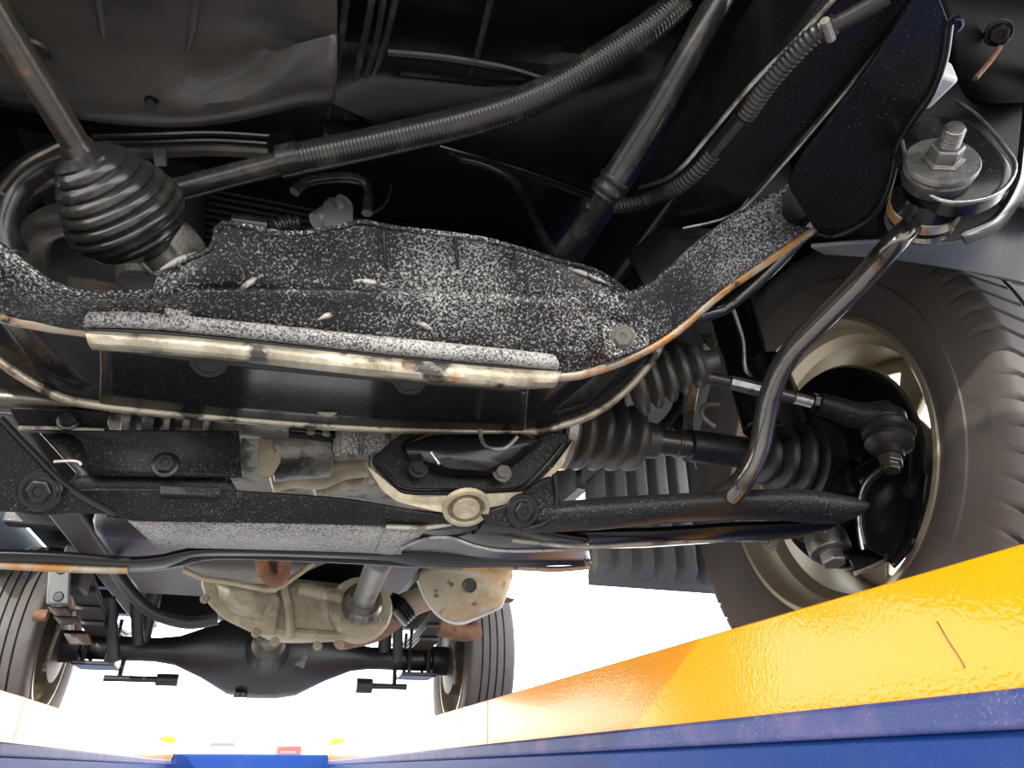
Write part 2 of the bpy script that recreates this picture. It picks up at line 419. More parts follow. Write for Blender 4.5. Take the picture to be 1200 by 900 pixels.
# ---- knuckle
kn = part('steering_knuckle', 'glossy black cast knuckle')
lathe('hub_carrier', [(0, .05), (.006, .062), (.028, .062), (.04, .05)], onaxis(.598), X_, 'blackclean', kn, 32)
tube('knuckle_arm', L([(985, 655), (985, 630), (990, 600), (1008, 570), (1038, 548), (1052, 540)], y=(.66, .64, .61, .58)), lambda t: (.020-.006*t)*1.15, 'blackclean', kn, 24, 14)
loft('knuckle_body', [[P(c[0]+w_*math.cos(t), c[1]+h_*math.sin(t), y=yy) for t in [2*pi*k/20 for k in range(20)]] for c, w_, h_, yy in (((996, 612), 14, 40, .596), ((1000, 606), 24, 52, .606), ((1004, 600), 32, 60, .625), ((1010, 590), 44, 66, .66), ((1016, 576), 56, 70, .70))], 'blackclean', kn)
sheet('hub_dish', [L([(1036, 546), (1014, 566), (1006, 590), (1006, 618), (1011, 642)], y=.556), L([(1052, 552), (1030, 572), (1022, 594), (1022, 620), (1024, 646)], y=.575), L([(1076, 556), (1066, 580), (1062, 606), (1056, 632), (1040, 656)], y=.582), L([(1084, 552), (1080, 585), (1076, 612), (1066, 640), (1046, 664)], y=.563)], 'blackclean', kn, 24, .006, smoothrows=10)
tube('dish_highlight', L([(1036, 546), (1014, 566), (1006, 590), (1006, 618), (1011, 644)], y=.551), .0013, 'steel', kn, 24, 8)  # thin steel line stands in for the highlight on the dish edge
_a, _b = P(964, 622, y=.61), P(980, 664, y=.60); _d = (_b-_a).normalized()
lathe('joint_seal', [(-.012, .012), (-.010, .024), (-.006, .029), (-.002, .028), (.002, .022)], _a, _d, 'rubber', kn, 28)
lathe('ball_joint_socket', [(0, .018), (.004, .0205), (.018, .021), (.024, .0205), (.026, .018)], _a, _d, 'dullsteel', kn, 12, mods=[('bevel', .001, 2)])
lathe('socket_nut', [(.022, .0125), (.036, .0125), (.0375, .011), (.0375, .006)], _a, _d, 'steel', kn, 6, smooth=False, mods=[('bevel', .0008, 2)])
loft('clamp_block', [[P(a, b, y=yy) for a, b in rounded([(992, 652), (1036, 634), (1042, 656), (1002, 674)], 5, 2)] for yy in (.588, .64)], 'blackclean', kn, mods=[('bevel', .003, 2)])
tube('clamp_edge', L([(1002, 672), (1020, 665), (1041, 655)], y=.586), .0024, 'steel', kn, 10, 8)
tube('sensor_lead', L([(1047, 560), (1040, 590), (1034, 612)], y=0.592), .002, 'steel', kn, 10, 8)
# ---- strut
st = part('strut', None)
def cyl(name, a, b, r, m, parent, seg=24, **k): return lathe(name, [(0, r), ((b-a).length, r)], a, b-a, m, parent, seg, mods=[('bevel', .002, 2)], **k)
cyl('strut_tube', V(.50, .64, .34), V(.475, .655, .62), .026, 'blackclean', st)
cyl('strut_bracket', V(.515, .635, .33), V(.50, .64, .42), .034, 'blackclean', st)
tube('brake_hose', L([(800, 440), (792, 480), (770, 505), (752, 515)], y=(.80, .70)), .0065, 'rubber', st, 20, 10)
tube('brake_pipe', L([(855, 352), (870, 395), (873, 430), (880, 440)], y=(.56, .58)), .0022, 'steel', st, 16, 8)
tube('hose_bracket', L([(838, 500), (825, 490), (822, 480), (830, 474), (842, 474)], y=.66), .0028, 'greyalu', st, 16, 8)
# ---- tie rod
tr = part('tie_rod', 'thin steel tie rod with ribbed bellows and rubber-capped ball joint')
ta, tb = V(.30, .505, .318), V(.545, .50, .292)
tie = [P(772, 430, y=0.5720), P(850, 447, y=0.5665), P(900, 459, y=0.5610), P(945, 470, y=0.5555)]
tube('rod', tie, .0064, 'shaft', tr, 16, 14)
tube('rod_flat', [P(855, 448, y=0.5643), P(905, 460, y=0.5599)], .0074, 'steel', tr, 4, 8, smoothpath=True)
tube('threaded_end', [P(930, 466, y=0.5555), P(962, 474, y=0.5533)], lambda t: .0062-.0006*(int(t*40) % 2), 'steel', tr, 40, 14)
lathe('lock_nut', [(0, .0105), (.012, .0105)], P(950, 471, y=0.5544), P(962, 474, y=0.5533)-P(950, 471, y=0.5544), 'blackclean', tr, 6, smooth=False, mods=[('bevel', .001, 2)])
tube('rod_end', [P(958, 473, y=0.5533), P(985, 481, y=0.5500), P(1010, 488, y=0.5467), P(1040, 487, y=0.5412)], lambda t: .0115+.0045*t, 'blacksub', tr, 16, 16)
jx = P(1040, 500, y=0.5390); jd = (P(1046, 560, y=0.5335)-P(1038, 480, y=0.5445)).normalized()
lathe('joint_boot', [(t*.98, q*.96) for t, q in [(-.016, .012), (-.014, .019), (-.004, .02), (-.002, .018), (.0, .0215), (.006, .0265), (.012, .0255), (.015, .019), (.018, .0235), (.024, .0235), (.029, .017), (.031, .013), (.04, .013)]], jx, jd, 'rubber', tr, 32)
lathe('castle_nut', [(t*.98, q*1.0) for t, q in [(.036, .0115), (.048, .0115), (.049, .008), (.056, .008)]], jx, jd, 'shaft', tr, 6, smooth=False, mods=[('bevel', .001, 2)])
lathe('rack_bellows', ribs(0, .075, .036, .022, 5, .3) + [(.08, .012), (.09, .010)], P(738, 450, y=0.5885), P(795, 434, y=0.5665)-P(738, 450, y=0.5885), 'dustrubber', tr, 32)
# ---- radius rod with its bushing
rr = part('radius_rod', 'bright scuffed radius rod bent down to the lower arm, with rubber bush and washers')
vv = ray(1105, 185).normalized(); ee = R_*.36 + U_*.93; ee = (ee - vv*ee.dot(vv)).normalized()
bd = (-vv*.60 + ee*.80).normalized(); ba = P(1105, 187, y=.268)      # centre of the upper washer, axis towards the tip
rod = [ba-bd*.05, P(1046, 287, y=.312), P(1010, 328, y=.345), P(960, 378, y=.39), P(925, 415, y=.425), P(905, 455, y=.455), P(896, 495, y=.48), P(888, 530, y=.498), P(868, 566, y=.518), P(850, 582, y=.545)]
tube('rod', rod, lambda t: .0082+.0012*t if t < .9 else .0094+.004*(t-.9)/.1, 'chrome', rr, 60, 20)
def bl(name, prof, m, **k): return lathe(name, prof, ba, bd, m, rr, 40, **k)
bl('lower_washer', [(-.058, .010), (-.058, .022), (-.055, .0235), (-.052, .022), (-.051, .012)], 'steel')
bl('lower_bush', [(-.052, .016), (-.050, .021), (-.044, .0235), (-.036, .0235), (-.031, .020), (-.027, .019)], 'blackclean')
bl('bush_sleeve', [(-.047, .0218), (-.046, .0243), (-.038, .0243), (-.037, .0215)], 'rustlip', label='bare sleeve with a rust patch')
bl('upper_bush', [(-.020, .018), (-.018, .0215), (-.012, .0225), (-.008, .0215)], 'rubber')
bl('bush_cup', [(-.009, .021), (-.0085, .0225), (-.006, .0225), (-.0055, .021)], 'greyalu')
bl('upper_washer', [(-.0045, .01), (-.0045, .0228), (-.004, .0236), (-.001, .0236), (0, .0228), (0, .008)], 'dullsteel')
lathe('lock_nut', [(-.0005, .0134), (.0015, .0136), (.002, .0108), (.011, .0108), (.0122, .0098), (.0122, .006)], ba, bd, 'dullsteel', rr, 6, smooth=False, mods=[('bevel', .0006, 2)])
n_ = 60
bl('threaded_tip', [(.012+.013*i/n_, .0069 - .0011*(.5+.5*math.cos(2*pi*i/7.5))) for i in range(n_+1)] + [(.0262, .0055), (.0263, .003)], 'dullsteel')
# ---- bracket that carries the bush: dished flange, side plates
bk = part('bush_bracket', None)
side = [(1090, -30), (1112, 28), (1106, 70), (1092, 108), (1070, 140), (1054, 168), (1046, 205), (1035, 235), (1018, 256), (996, 270), (974, 277), (957, 272), (944, 252), (922, 216), (940, 185), (962, 158), (990, 118), (1030, 62), (1068, 5), (1084, -30)]
plate('side_plate', L(rounded(side, 10, 3), z=.405), 'black', bk, .004, bevel=.0018)
tube('flange_edge', L([(1112, 28), (1106, 70), (1092, 108), (1070, 140), (1054, 168), (1046, 205), (1035, 235), (1018, 256), (996, 270), (974, 278), (957, 274)], z=.404), .0028, 'blackclean', bk, 40, 10)
dish = [(1052, 165), (1060, 150), (1090, 130), (1140, 135), (1180, 178), (1190, 195), (1180, 220), (1150, 236), (1110, 238), (1080, 222), (1062, 195)]
def planeP(px, py, p0, n):
    d = ray(px, py); return CAM + d*((p0-CAM).dot(n)/d.dot(n))
pp = ba - bd*.016
def dsheet():
    c = Vector((1108, 188)); rings = []
    for s, off in ((.25, 0), (.86, 0), (1.0, -.004), (1.02, -.012)):
        rings.append([planeP(c.x+(a-c.x)*s, c.y+(b-c.y)*s, pp, bd)+bd*off for a, b in rounded(dish, 14, 3)])
    loft('bush_seat', rings, 'black', bk)
dsheet()
tube('seat_rim', [planeP(a, b, pp+bd*.003, bd) for a, b in [(1050, 128), (1056, 160), (1064, 192), (1080, 220), (1108, 236), (1150, 234), (1178, 220), (1190, 196), (1180, 176), (1148, 138), (1120, 118)]], .0014, 'steel', bk, 40, 10)
sheet('outer_wall', [[P(a, b, y=.285) for a, b in ((1205, 90), (1200, 140), (1196, 180), (1190, 215), (1165, 255), (1125, 275))], [P(a, b, y=.31) for a, b in ((1240, 90), (1215, 140), (1206, 185), (1198, 225), (1172, 265), (1130, 285))]], 'blackclean', bk, 30, .004, bevel=.001)
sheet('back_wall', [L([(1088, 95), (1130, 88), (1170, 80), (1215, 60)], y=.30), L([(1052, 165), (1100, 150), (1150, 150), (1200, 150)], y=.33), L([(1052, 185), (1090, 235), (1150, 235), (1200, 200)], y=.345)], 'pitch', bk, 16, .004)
sheet('dark_backing', [L([(1030, 170), (1100, 160), (1220, 150)], y=.40), L([(1030, 285), (1100, 290), (1220, 280)], y=.40)], 'matblack', bk, 10, .004)  # dark sheet added behind the bush to close a bright gap
box('grey_block', tuple(P(1092, 84, y=.262)), tuple(P(1092, 84, y=.262)+Vector((.026, .03, .020))), 'palegrey', bk, label='pale grey block')
bolt(P(1118, 29, y=.25), face(1118, 29)+X_*.5, .0052, bk)
# bumper inside, upper corner
fb = part('front_bumper', None)
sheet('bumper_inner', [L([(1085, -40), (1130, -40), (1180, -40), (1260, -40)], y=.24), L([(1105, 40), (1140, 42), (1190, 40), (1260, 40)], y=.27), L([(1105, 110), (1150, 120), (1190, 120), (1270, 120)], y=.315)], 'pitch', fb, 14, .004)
bolt(P(1170, 38, y=.262), face(1170, 38)*.7+Z_*-.5, .0078, fb, label='dark flanged bolt')
tube('rusty_stay', L([(1172, 55), (1160, 72), (1143, 92)], y=(.268, .28)), .0022, 'rust', fb, 8, 8)
sheet('lower_liner', [L([(950, 288), (1040, 281), (1100, 284), (1150, 272), (1200, 235), (1260, 200)], y=(.40, .33)), L([(965, 296), (1040, 302), (1110, 314), (1160, 324), (1205, 334), (1270, 350)], y=(.42, .34))], 'grey', fb, 24, .004, label='grey plastic liner above the tyre', bevel=.001)
rbox('bumper_skin', (-.72, -.14, .575), (.72, -.11, .86), 'blackclean', fb, bevel=.01)
# ---- wheel housing
wh = part('wheel_housing', None)
def arch(s):
    rows = []
    for x in (.43, .60, .735):
        rows.append([V(s*x, WY+.36*math.cos(a), WZ+.02+.36*math.sin(a)) for a in [math.radians(d) for d in range(8, 171, 9)]])
    sheet('arch_liner', rows, 'blackclean', wh, 24, .003)
    rows = [[V(s*.432, WY+r*math.cos(a), WZ+.02+r*math.sin(a)) for a in [math.radians(d) for d in range(25, 156, 8)]] for r in (.36, .25)]
    sheet('arch_wall', rows, 'blackclean', wh, 20, .003)
arch(1); arch(-1)
# mudflap behind the wheel, vertical ribs
mf = part('mudflap', 'grey ribbed mudflap behind the near wheel')
pf = []
for i in range(121):
    px = i/120*.26; k = (px % .037)/.037
    pf.append((.44+px, 1.02 - (.010 if .18 < k < .72 else 0) - (.004 if .14 < k < .76 else 0)))
rows = []
for z, f in ((.60, 0), (.30, 0), (.27, 0), (.255, 1), (.242, 1)):
    rows.append([V(x, y if not f else 1.024, z) for x, y in pf])
vs = [p for r in rows for p in r]; n = len(pf)
mesh('flap', vs, [(i*n+k, i*n+k+1, (i+1)*n+k+1, (i+1)*n+k) for i in range(4) for k in range(n-1)], 'flap', mf, mods=[('solid', .004, 0)])
# ---- frame rails
for s in (1, -1):
    rbox('frame_rail', (s*.27 if s > 0 else -.335, -.12, .42), (.335 if s > 0 else -.27, .95, .50), 'black', T, bevel=.008)
tube('rail_highlight', L([(800, 268), (862, 250), (920, 190), (1000, 96), (1085, -5)], z=.412), .0016, 'steel', T, 24, 8)  # bright steel tube drawn as the highlight along the rail edge
sheet('rail_gusset', [L([(735, 300), (790, 250), (850, 215), (925, 190)], y=(.47, .43, .40)), L([(760, 345), (820, 305), (880, 262), (950, 262)], y=(.46, .44, .41))], 'matblack', T, 16, .004, bevel=.001)
# ---- front crossmember
cm = part('front_crossmember', 'dropped black front crossmember with dust-speckled faces and worn lips in reflected-ground cream')
lip1 = [(-90, 325), (-40, 353), (0, 370), (50, 381), (100, 388), (300, 414), (500, 434), (650, 441), (700, 433), (745, 416), (790, 390), (840, 347), (900, 305), (955, 268)]
y1 = (.44, .455, .465, .47, .475, .475, .475, .475, .47, .465, .455, .44, .42, .40)
topA = [(-90, 210), (-40, 255), (0, 284), (40, 316), (95, 343), (250, 340), (450, 340), (620, 345), (690, 345), (745, 340), (780, 315), (820, 280), (870, 245), (925, 215)]
yA = (.40, .41, .42, .425, .43, .43, .43, .43, .43, .425, .42, .41, .40, .385)
lip2 = [(-90, 350), (-40, 400), (0, 428), (50, 455), (120, 475), (300, 492), (450, 502), (610, 506), (650, 500), (690, 487), (720, 468), (745, 445), (765, 420), (775, 400)]
y2 = (.54, .55, .56, .575, .58, .58, .58, .58, .575, .565, .555, .54, .52, .505)
def both_ends(p):      # the far end of the crossmember rises to its rail like the near one
    return [Vector((-q.x, q.y, q.z)) for q in reversed(p) if q.x > .235] + [q for q in p if q.x > -.212]
pA, p1, p2 = (both_ends(L(a, y=b)) for a, b in ((topA, yA), (lip1, y1), (lip2, y2)))
sheet('front_face', [pA, [a.lerp(b, .5)-Y_*.004 for a, b in zip(pA, p1)], p1], 'speck', cm, 60, .004, smoothrows=8)
web = [[a + Vector((0, .004, .018)) for a in p1], [b + Vector((0, -.012, .012)) for b in p2], p2]
sheet('under_face', [p1]+web, 'black', cm, 60, .003)
sheet('rear_face', [p2, [b+Vector((0, .006, .07)) for b in p2]], 'blackclean', cm, 40, .003)
tube('front_lip', p1, .0042, 'rustlip', cm, 90, 10, label='rust-edged bare lip')
tube('rear_lip', p2, .0042, 'cream', cm, 90, 10, label='worn lip, its cream colour a painted ground reflection')
# sleeve over the middle: dark panel between the two lips with crisp ends
sa = [(118, 398), (300, 420), (500, 440), (618, 452)]; sb = [(118, 470), (300, 488), (450, 498), (614, 502)]
qa = L(sa, y=.477); qb = L(sb, y=.574)
sheet('sleeve', [qa, [a.lerp(b, .5)+Z_*.004 for a, b in zip(qa, qb)], qb], 'black', cm, 40, .004, smoothrows=7)
tube('sleeve_seam', [qa[0], qa[0].lerp(qb[0], .5)+Z_*.003, qb[0]], .0011, 'steel', cm, 10, 6)
tube('sleeve_seam', [qa[-1], qa[-1].lerp(qb[-1], .5)+Z_*.003, qb[-1]], .0011, 'steel', cm, 10, 6)
lathe('access_hole', [(0, .0098), (.003, .0105), (.003, .007), (-.004, .007)], P(384, 473, y=.555), face(384, 473), 'greyalu', cm, 24)
for q in ((245, 425, 34), (480, 447, 40)):
    lathe('weld_hole', [(0, .011), (.001, .0125), (.0012, .009), (-.003, .009)], P(q[0], q[1]-3, y=.482), face(*q[:2])+Z_*-.6, 'blackclean', cm, 24)
# ---- cover plate bolted on the crossmember
cp = part('crossmember_cover', 'large dust-speckled black cover plate with a bright bent lip')
tp = [(180, 350), (190, 322), (215, 306), (248, 290), (258, 262), (300, 268), (345, 274), (395, 266), (425, 260), (455, 266), (490, 270), (560, 279), (605, 290), (650, 304), (700, 318), (735, 342)]
ty = (.44, .43, .425, .42, .412, .41, .41, .41, .41, .41, .41, .41, .415, .42, .425, .432)
md = [(176, 360), (230, 352), (300, 350), (400, 350), (500, 355), (600, 362), (680, 378), (738, 388)]
rg = [(104, 372), (150, 371), (300, 388), (450, 404), (600, 418), (655, 425), (700, 422), (745, 410)]
sheet('panel', [L(tp, y=ty), L([(178, 355), (230, 325), (300, 308), (400, 302), (500, 306), (600, 318), (680, 342), (737, 362)], y=.428), L(md, y=.445), L([(172, 366), (230, 372), (300, 382), (400, 392), (500, 402), (600, 413), (690, 418), (745, 405)], y=.459)], 'speck', cp, 70, .0025, smoothrows=14)
ra = L([(106, 365), (180, 367), (300, 380), (450, 396), (600, 411), (648, 417)], y=.452)
rb = L([(98, 379), (180, 382), (300, 394), (450, 411), (600, 425), (655, 430)], y=.455)
rc = L([(99, 389), (180, 393), (300, 404), (450, 420), (600, 433), (658, 436)], y=.459)
rd = L([(104, 403), (180, 408), (300, 420), (450, 437), (600, 450), (652, 450)], y=.462)
sheet('rolled_edge', [[a+Vector((0, .012, .006)) for a in ra], ra, [a.lerp(b, .5)-Y_*.003 for a, b in zip(ra, rb)], rb, [b+Vector((0, .010, .002)) for b in rb]], 'speckedge', cp, 50, .002, smoothrows=12, label='dust-caked rolled edge')
sheet('lip_groove', [[b+Vector((0, .004, .001)) for b in rb], [a+Vector((0, .004, -.001)) for a in rc]], 'blackclean', cp, 50, .002)
sheet('bent_lip', [[a+Vector((0, .006, .001)) for a in rc], rc, [a.lerp(b, .5)-Y_*.0015 for a, b in zip(rc, rd)], rd, [b+Vector((0, .010, .002)) for b in rd]], 'cream', cp, 60, .0016, smoothrows=10, label='bent lip with the ground reflection painted in cream')
plate('bolt_tab', L(rounded([(704, 372), (752, 338), (762, 405), (712, 420)], 6, 3), y=.438), 'speck', cp, .003)
bolt(P(730, 395, y=.434), face(730, 395), .0066, cp, 'greyalu', label='dusty flanged bolt')
lathe('dimple', [(0, .008), (.0015, .007), (.001, .003)], P(208, 362, y=.447), face(208, 362), 'speckedge', cp, 20)
for a, b in (((188, 316), (230, 296)), ((278, 342), (308, 322)), ((414, 329), (452, 334)), ((374, 374), (392, 368)), ((488, 378), (506, 386)), ((660, 312), (712, 332))):
    tube('scraped_ridge', [P(a[0], a[1], y=.4225 if a[1] < 350 else .4445), P((a[0]+b[0])/2, (a[1]+b[1])/2-1, y=.4215 if a[1] < 350 else .443), P(b[0], b[1], y=.4225 if b[1] < 350 else .4445)], lambda t: .0005+.0015*math.sin(pi*t), 'scraped', cp, 12, 8)
for x in (534, 602, 450):
    tube('pressed_seam', L([(x, 272 if x < 500 else 277 if x < 560 else 290), (x+1, 300), (x+3, 316)], y=(.409, .421)), .0013, 'blackclean', cp, 8, 6)
tube('top_hem', L(tp, y=[v-.001 for v in ty]), .0018, 'speck', cp, 60, 8)
# ---- steering shaft and its boot
ss = part('steering_shaft', 'steel steering shaft running into a ribbed rubber boot')
s1 = P(98, 184, y=.425); s0 = P(-30, -25, y=.33); s0 = s1 + (s0-s1)*1.35
cyl('shaft', s0, s1 + (s1-s0)*.2, .0088, 'shaft', ss, 24)
tube('shaft_key', L([(-12, 20), (30, 90), (72, 160)], y=(.36, .415)), .0035, 'rubber', ss, 10, 8)
b1 = P(166, 278, y=.475); bd2 = (b1-s1).normalized(); bl_ = (b1-s1).length
bp = [(-.010, .010), (-.004, .0115), (.0, .020)]
for i in range(73):
    t = i/72; env = .018 + .0235*math.sin(min(t*1.15+.12, 1.0)*pi*.5)**1.1 - (.011*max(0, (t-.66)/.34)**1.6)
    bp.append((.002+t*bl_, env*(1-.075*(.5+.5*math.cos(2*pi*t*8))**3)))
bp += [(bl_+.006, .022), (bl_+.012, .014)]
lathe('dust_boot', bp, s1, bd2, 'hose', ss, 48, label='ribbed cone-shaped rubber boot')
j0 = s1+bd2*(bl_+.004)
tube('universal_joint', [j0, j0+bd2*.016+X_*.003], .012, 'greyalu', ss, 6, 16)
for k in (-1, 1): tube('yoke_ear', [j0+X_*.009*k, j0+bd2*.02+X_*.012*k], .0045, 'alu', ss, 6, 10)
# ---- floor panels above
fp = part('cab_floor', 'grey-sheened black cab floor panel')
bot = [(-60, 112), (0, 122), (60, 132), (130, 142), (200, 146), (260, 141), (310, 131), (350, 121), (390, 118)]
def rowz(y, dx=0): return [(-60+dx, y), (0, y), (60, y), (130, y), (200, y), (260, y), (310, y), (350, y), (395, y)]
rows = [L(rowz(-40), z=.50), L(rowz(10), z=.498), L(rowz(55), z=(.494, .494, .494, .494, .496, .500, .500, .497, .494)),
        L([(-60, 80), (0, 88), (60, 95), (130, 102), (200, 102), (240, 94), (290, 82), (335, 60), (395, 40)], z=(.482, .482, .482, .482, .484, .492, .494, .49, .488)),
        L([(-60, 98), (0, 108), (60, 117), (130, 126), (200, 130), (260, 122), (310, 110), (350, 95), (395, 90)], z=.474), L(bot, z=.476), [p+Vector((0, .012, .012)) for p in L(bot, z=.476)]]
sheet('floor_pressing', rows, 'floorgrey', fp, 40, .003, smoothrows=20)
for a in ([(112, -20), (120, 30), (125, 62)], [(232, -20), (226, 30), (218, 68)]):
    tube('pressed_rib', L(a, z=.4965), lambda t: .0036*(1-t**4*.8), 'floorgrey', fp, 12, 10)
bolt(P(178, 118, z=.476), -Z_, .0042, fp)
lathe('floor_plug', [(0, .014), (.003, .013), (.003, .004)], P(40, 62, z=.492), -Z_, 'rubber', fp, 24)
sheet('floor_tunnel', [L([(385, -40), (500, -40), (620, -40), (750, -40), (900, -40)], z=.53), L([(385, 40), (480, 50), (580, 60), (680, 60), (800, 50)], z=.535), L([(385, 85), (470, 95), (560, 105), (660, 110), (770, 120)], z=.50), L([(385, 118), (450, 150), (520, 172), (600, 196), (700, 230)], z=.475), [p+Vector((0, .015, .03)) for p in L([(385, 118), (450, 150), (520, 172), (600, 196), (700, 230)], z=.475)]], 'matblack', fp, 40, .003, smoothrows=20)
tube('floor_edge', L([(515, 172), (600, 196), (650, 213), (690, 228)], z=.473), .002, 'blackclean', fp, 20, 8)
for a in ([(455, 62), (520, 68), (590, 80), (640, 95)], [(470, 85), (530, 92), (600, 105)]):
    tube('floor_swage', L(a, z=.505), .0035, 'blackclean', fp, 16, 8)
tube('floor_seam', L([(580, -20), (560, 60), (542, 120)], z=.508), .0026, 'rubber', fp, 14, 8)
# the rest of the floor and the load bed, shut against the sky
rbox('floor_deck', (-.70, -.12, .60), (.70, .95, .63), 'blackclean', fp, bevel=.004)
bd_ = part('load_bed', None)
rbox('bed_floor', (-.70, .95, .61), (.70, 3.12, .64), 'axle', bd_, bevel=.004)
rbox('bed_tail', (-.66, 3.06, .50), (.66, 3.12, .62), 'axle', bd_, bevel=.004)
for y in (1.25, 1.7, 2.1, 2.85): rbox('bed_bearer', (-.68, y, .55), (.68, y+.05, .61), 'axle', bd_, bevel=.004)
# ---- hoses and pipes under the floor
hm = part('heater_hose', 'thick ribbed hose sweeping across under the floor')
hp = [P(196, 226, y=.50), P(270, 206, y=.485), P(340, 188, y=.465)]
tube('hose_stub', hp, .0092, 'hose', hm, 16, 16)
hq = [P(335, 189, y=.466), P(450, 165, y=.44), P(560, 138, y=.41), P(640, 108, y=.385), P(720, 60, y=.355), P(780, 16, y=.33), P(850, -60, y=.30), P(900, -120, y=.28)]
corrug('ribbed_sleeve', hq, .0126, 'hose', hm, .0030, .03)
tube('hose_joint', [P(328, 190, y=.467), P(352, 185, y=.461)], .0132, 'hose', hm, 6, 18)
p2h = part('coolant_pipe', 'straight dark hose with a clip, beside the frame rail')
tube('hose', [P(855, -25, y=.285), P(815, 50, y=.315), P(770, 130, y=.355), P(728, 196, y=.395), P(712, 222, y=.41)], .0105, 'hose', p2h, 24, 16)
tube('hose_tail', [P(716, 216, y=.407), P(690, 256, y=.44), P(660, 296, y=.475)], .0085, 'hose', p2h, 14, 14)
tube('hose_clip', [P(722, 208, y=.402), P(706, 230, y=.416)], lambda t: .0125+.001*math.sin(t*12), 'rubber', p2h, 12, 18)
lathe('clip_ear', [(0, .006), (.012, .006)], P(684, 240, y=.43), X_, 'rubber', p2h, 12)
hr = part('wiring_conduit', 'ribbed black conduit running along the frame rail')
corrug('conduit', [P(718, 242, y=.44), P(760, 234, y=.43)] + L([(800, 214), (835, 180), (870, 140), (905, 92), (950, 44), (980, 28)], z=.407), .0068, 'rubber', hr, .0036, .14)
tube('tape_wrap', L([(838, 176), (872, 136)], z=.407), .0078, 'blackclean', hr, 8, 14)
tube('conduit_end', L([(972, 32), (1000, 18), (1040, -5)], z=.406), .0052, 'rubber', hr, 10, 12)
tube('cable_tie', L([(966, 24), (974, 46)], z=.400), .003, 'greyalu', hr, 4, 8)
tube('wire', [P(750, 220, y=.44)] + L([(790, 204), (830, 160), (880, 100), (935, 45), (985, -10)], z=.41), .0018, 'steel', hr, 30, 8)
bpk = part('brake_pipes', None)
for a in ([(408, -20), (398, 60), (385, 138)], [(440, -20), (424, 60), (405, 140)], [(452, -20), (438, 60), (412, 140)], [(468, -20), (448, 60), (420, 140)]):
    tube('pipe', L(a, y=(.36, .47)), .0028, 'hose', bpk, 14, 8)
plate('pipe_clamp', L([(376, 138), (462, 140), (458, 158), (380, 160)], y=.472), 'blackclean', bpk, .012)
for dy in (0, 9, 20):
    tube('pipe', L([(108, 160+dy*.9), (180, 158+dy), (250, 156+dy), (320, 160+dy)], y=.56), .0024 if dy < 15 else .0055, 'hose' if dy < 15 else 'dustrubber', bpk, 20, 8)
plate('pipe_bracket', L(rounded([(312, 158), (340, 150), (352, 172), (345, 190), (316, 186)], 5, 2), y=.55), 'blackclean', bpk, .014)
plate('pipe_clip', L([(178, 172), (195, 172), (195, 186), (180, 187)], y=.548), 'grey', bpk, .01)
tube('breather_pipe', L([(526, 176), (540, 186), (570, 194), (602, 212), (622, 245), (640, 282), (656, 300)], y=(.60, .52)), .0042, 'hose', T, 36, 12)
tube('fuel_line', L([(440, 186), (458, 210), (452, 238), (436, 250)], y=.66), .0018, 'hose', T, 20, 8)
# ---- radiator and things around it
rd_ = part('radiator', 'dark radiator core with fine horizontal tubes')
rbox('core', (-.30, .74, .40), (.26, .78, .62), 'core', rd_, bevel=.003)
for i in range(22):
    rbox('core_tube', (-.29, .733, .405+i*.0095), (.25, .742, .409+i*.0095), 'axle', rd_, bevel=0)
fit = part('fuel_fitting', 'grey plastic pipe fitting above the cover plate')
lathe('fitting_body', [(0, .010), (.018, .010), (.019, .012), (.024, .012), (.026, .009), (.034, .009)], P(372, 262, y=.52), P(404, 240, y=.52)-P(372, 262, y=.52), 'greyalu', fit, 16)
plate('fitting_flange', L(rounded([(378, 238), (392, 232), (397, 226), (404, 228), (406, 236), (414, 240), (414, 262), (378, 276)], 3, 2), y=.51), 'grey', fit, .02)
tube('fitting_pipe', L([(345, 225), (360, 213), (400, 208), (424, 212), (432, 224), (430, 250)], y=.56), .0052, 'hose', fit, 24, 12)
corrug('fitting_bellows', L([(318, 268), (335, 263), (352, 262)], y=.52), .0085, 'hose', fit, .008, .35)
lathe('fitting_cap', [(0, .008), (.028, .009), (.03, .007)], P(272, 260, y=.53), X_+Z_*.02, 'hose', fit, 16)
lh = part('water_hoses', None)
tube('upper_hose', L([(8, 300), (4, 265), (18, 225), (48, 200), (84, 186)], y=(.60, .57)), .0165, 'hose', lh, 24, 18)
tube('lower_hose', L([(40, 312), (38, 288), (48, 268), (70, 258), (96, 256)], y=(.62, .56)), .0135, 'dustrubber', lh, 24, 16)
tube('hose_bracket', L([(0, 225), (25, 196), (60, 176), (85, 165)], y=.54), .0035, 'shaft', lh, 16, 8)
sheet('fan_shroud', [L([(-30, 120), (20, 135), (110, 148), (240, 150)], y=.70), L([(-30, 240), (20, 250), (110, 260), (240, 260)], y=.70), L([(-30, 350), (20, 350), (110, 360), (240, 360)], y=.70)], 'core', lh, 14, .004)
plate('shroud_frame', L([(0, 140), (12, 145), (34, 192), (20, 196)], y=.64), 'grey', lh, .01)
lathe('washer_tank', [(0, .025), (.01, .029), (.05, .029), (.06, .02)], P(176, 340, y=.55), Z_+X_*.1, 'greyalu', lh, 28)
rbox('tank_stay', (-.20, .58, .33), (-.15, .60, .36), 'brown', lh, bevel=.004)
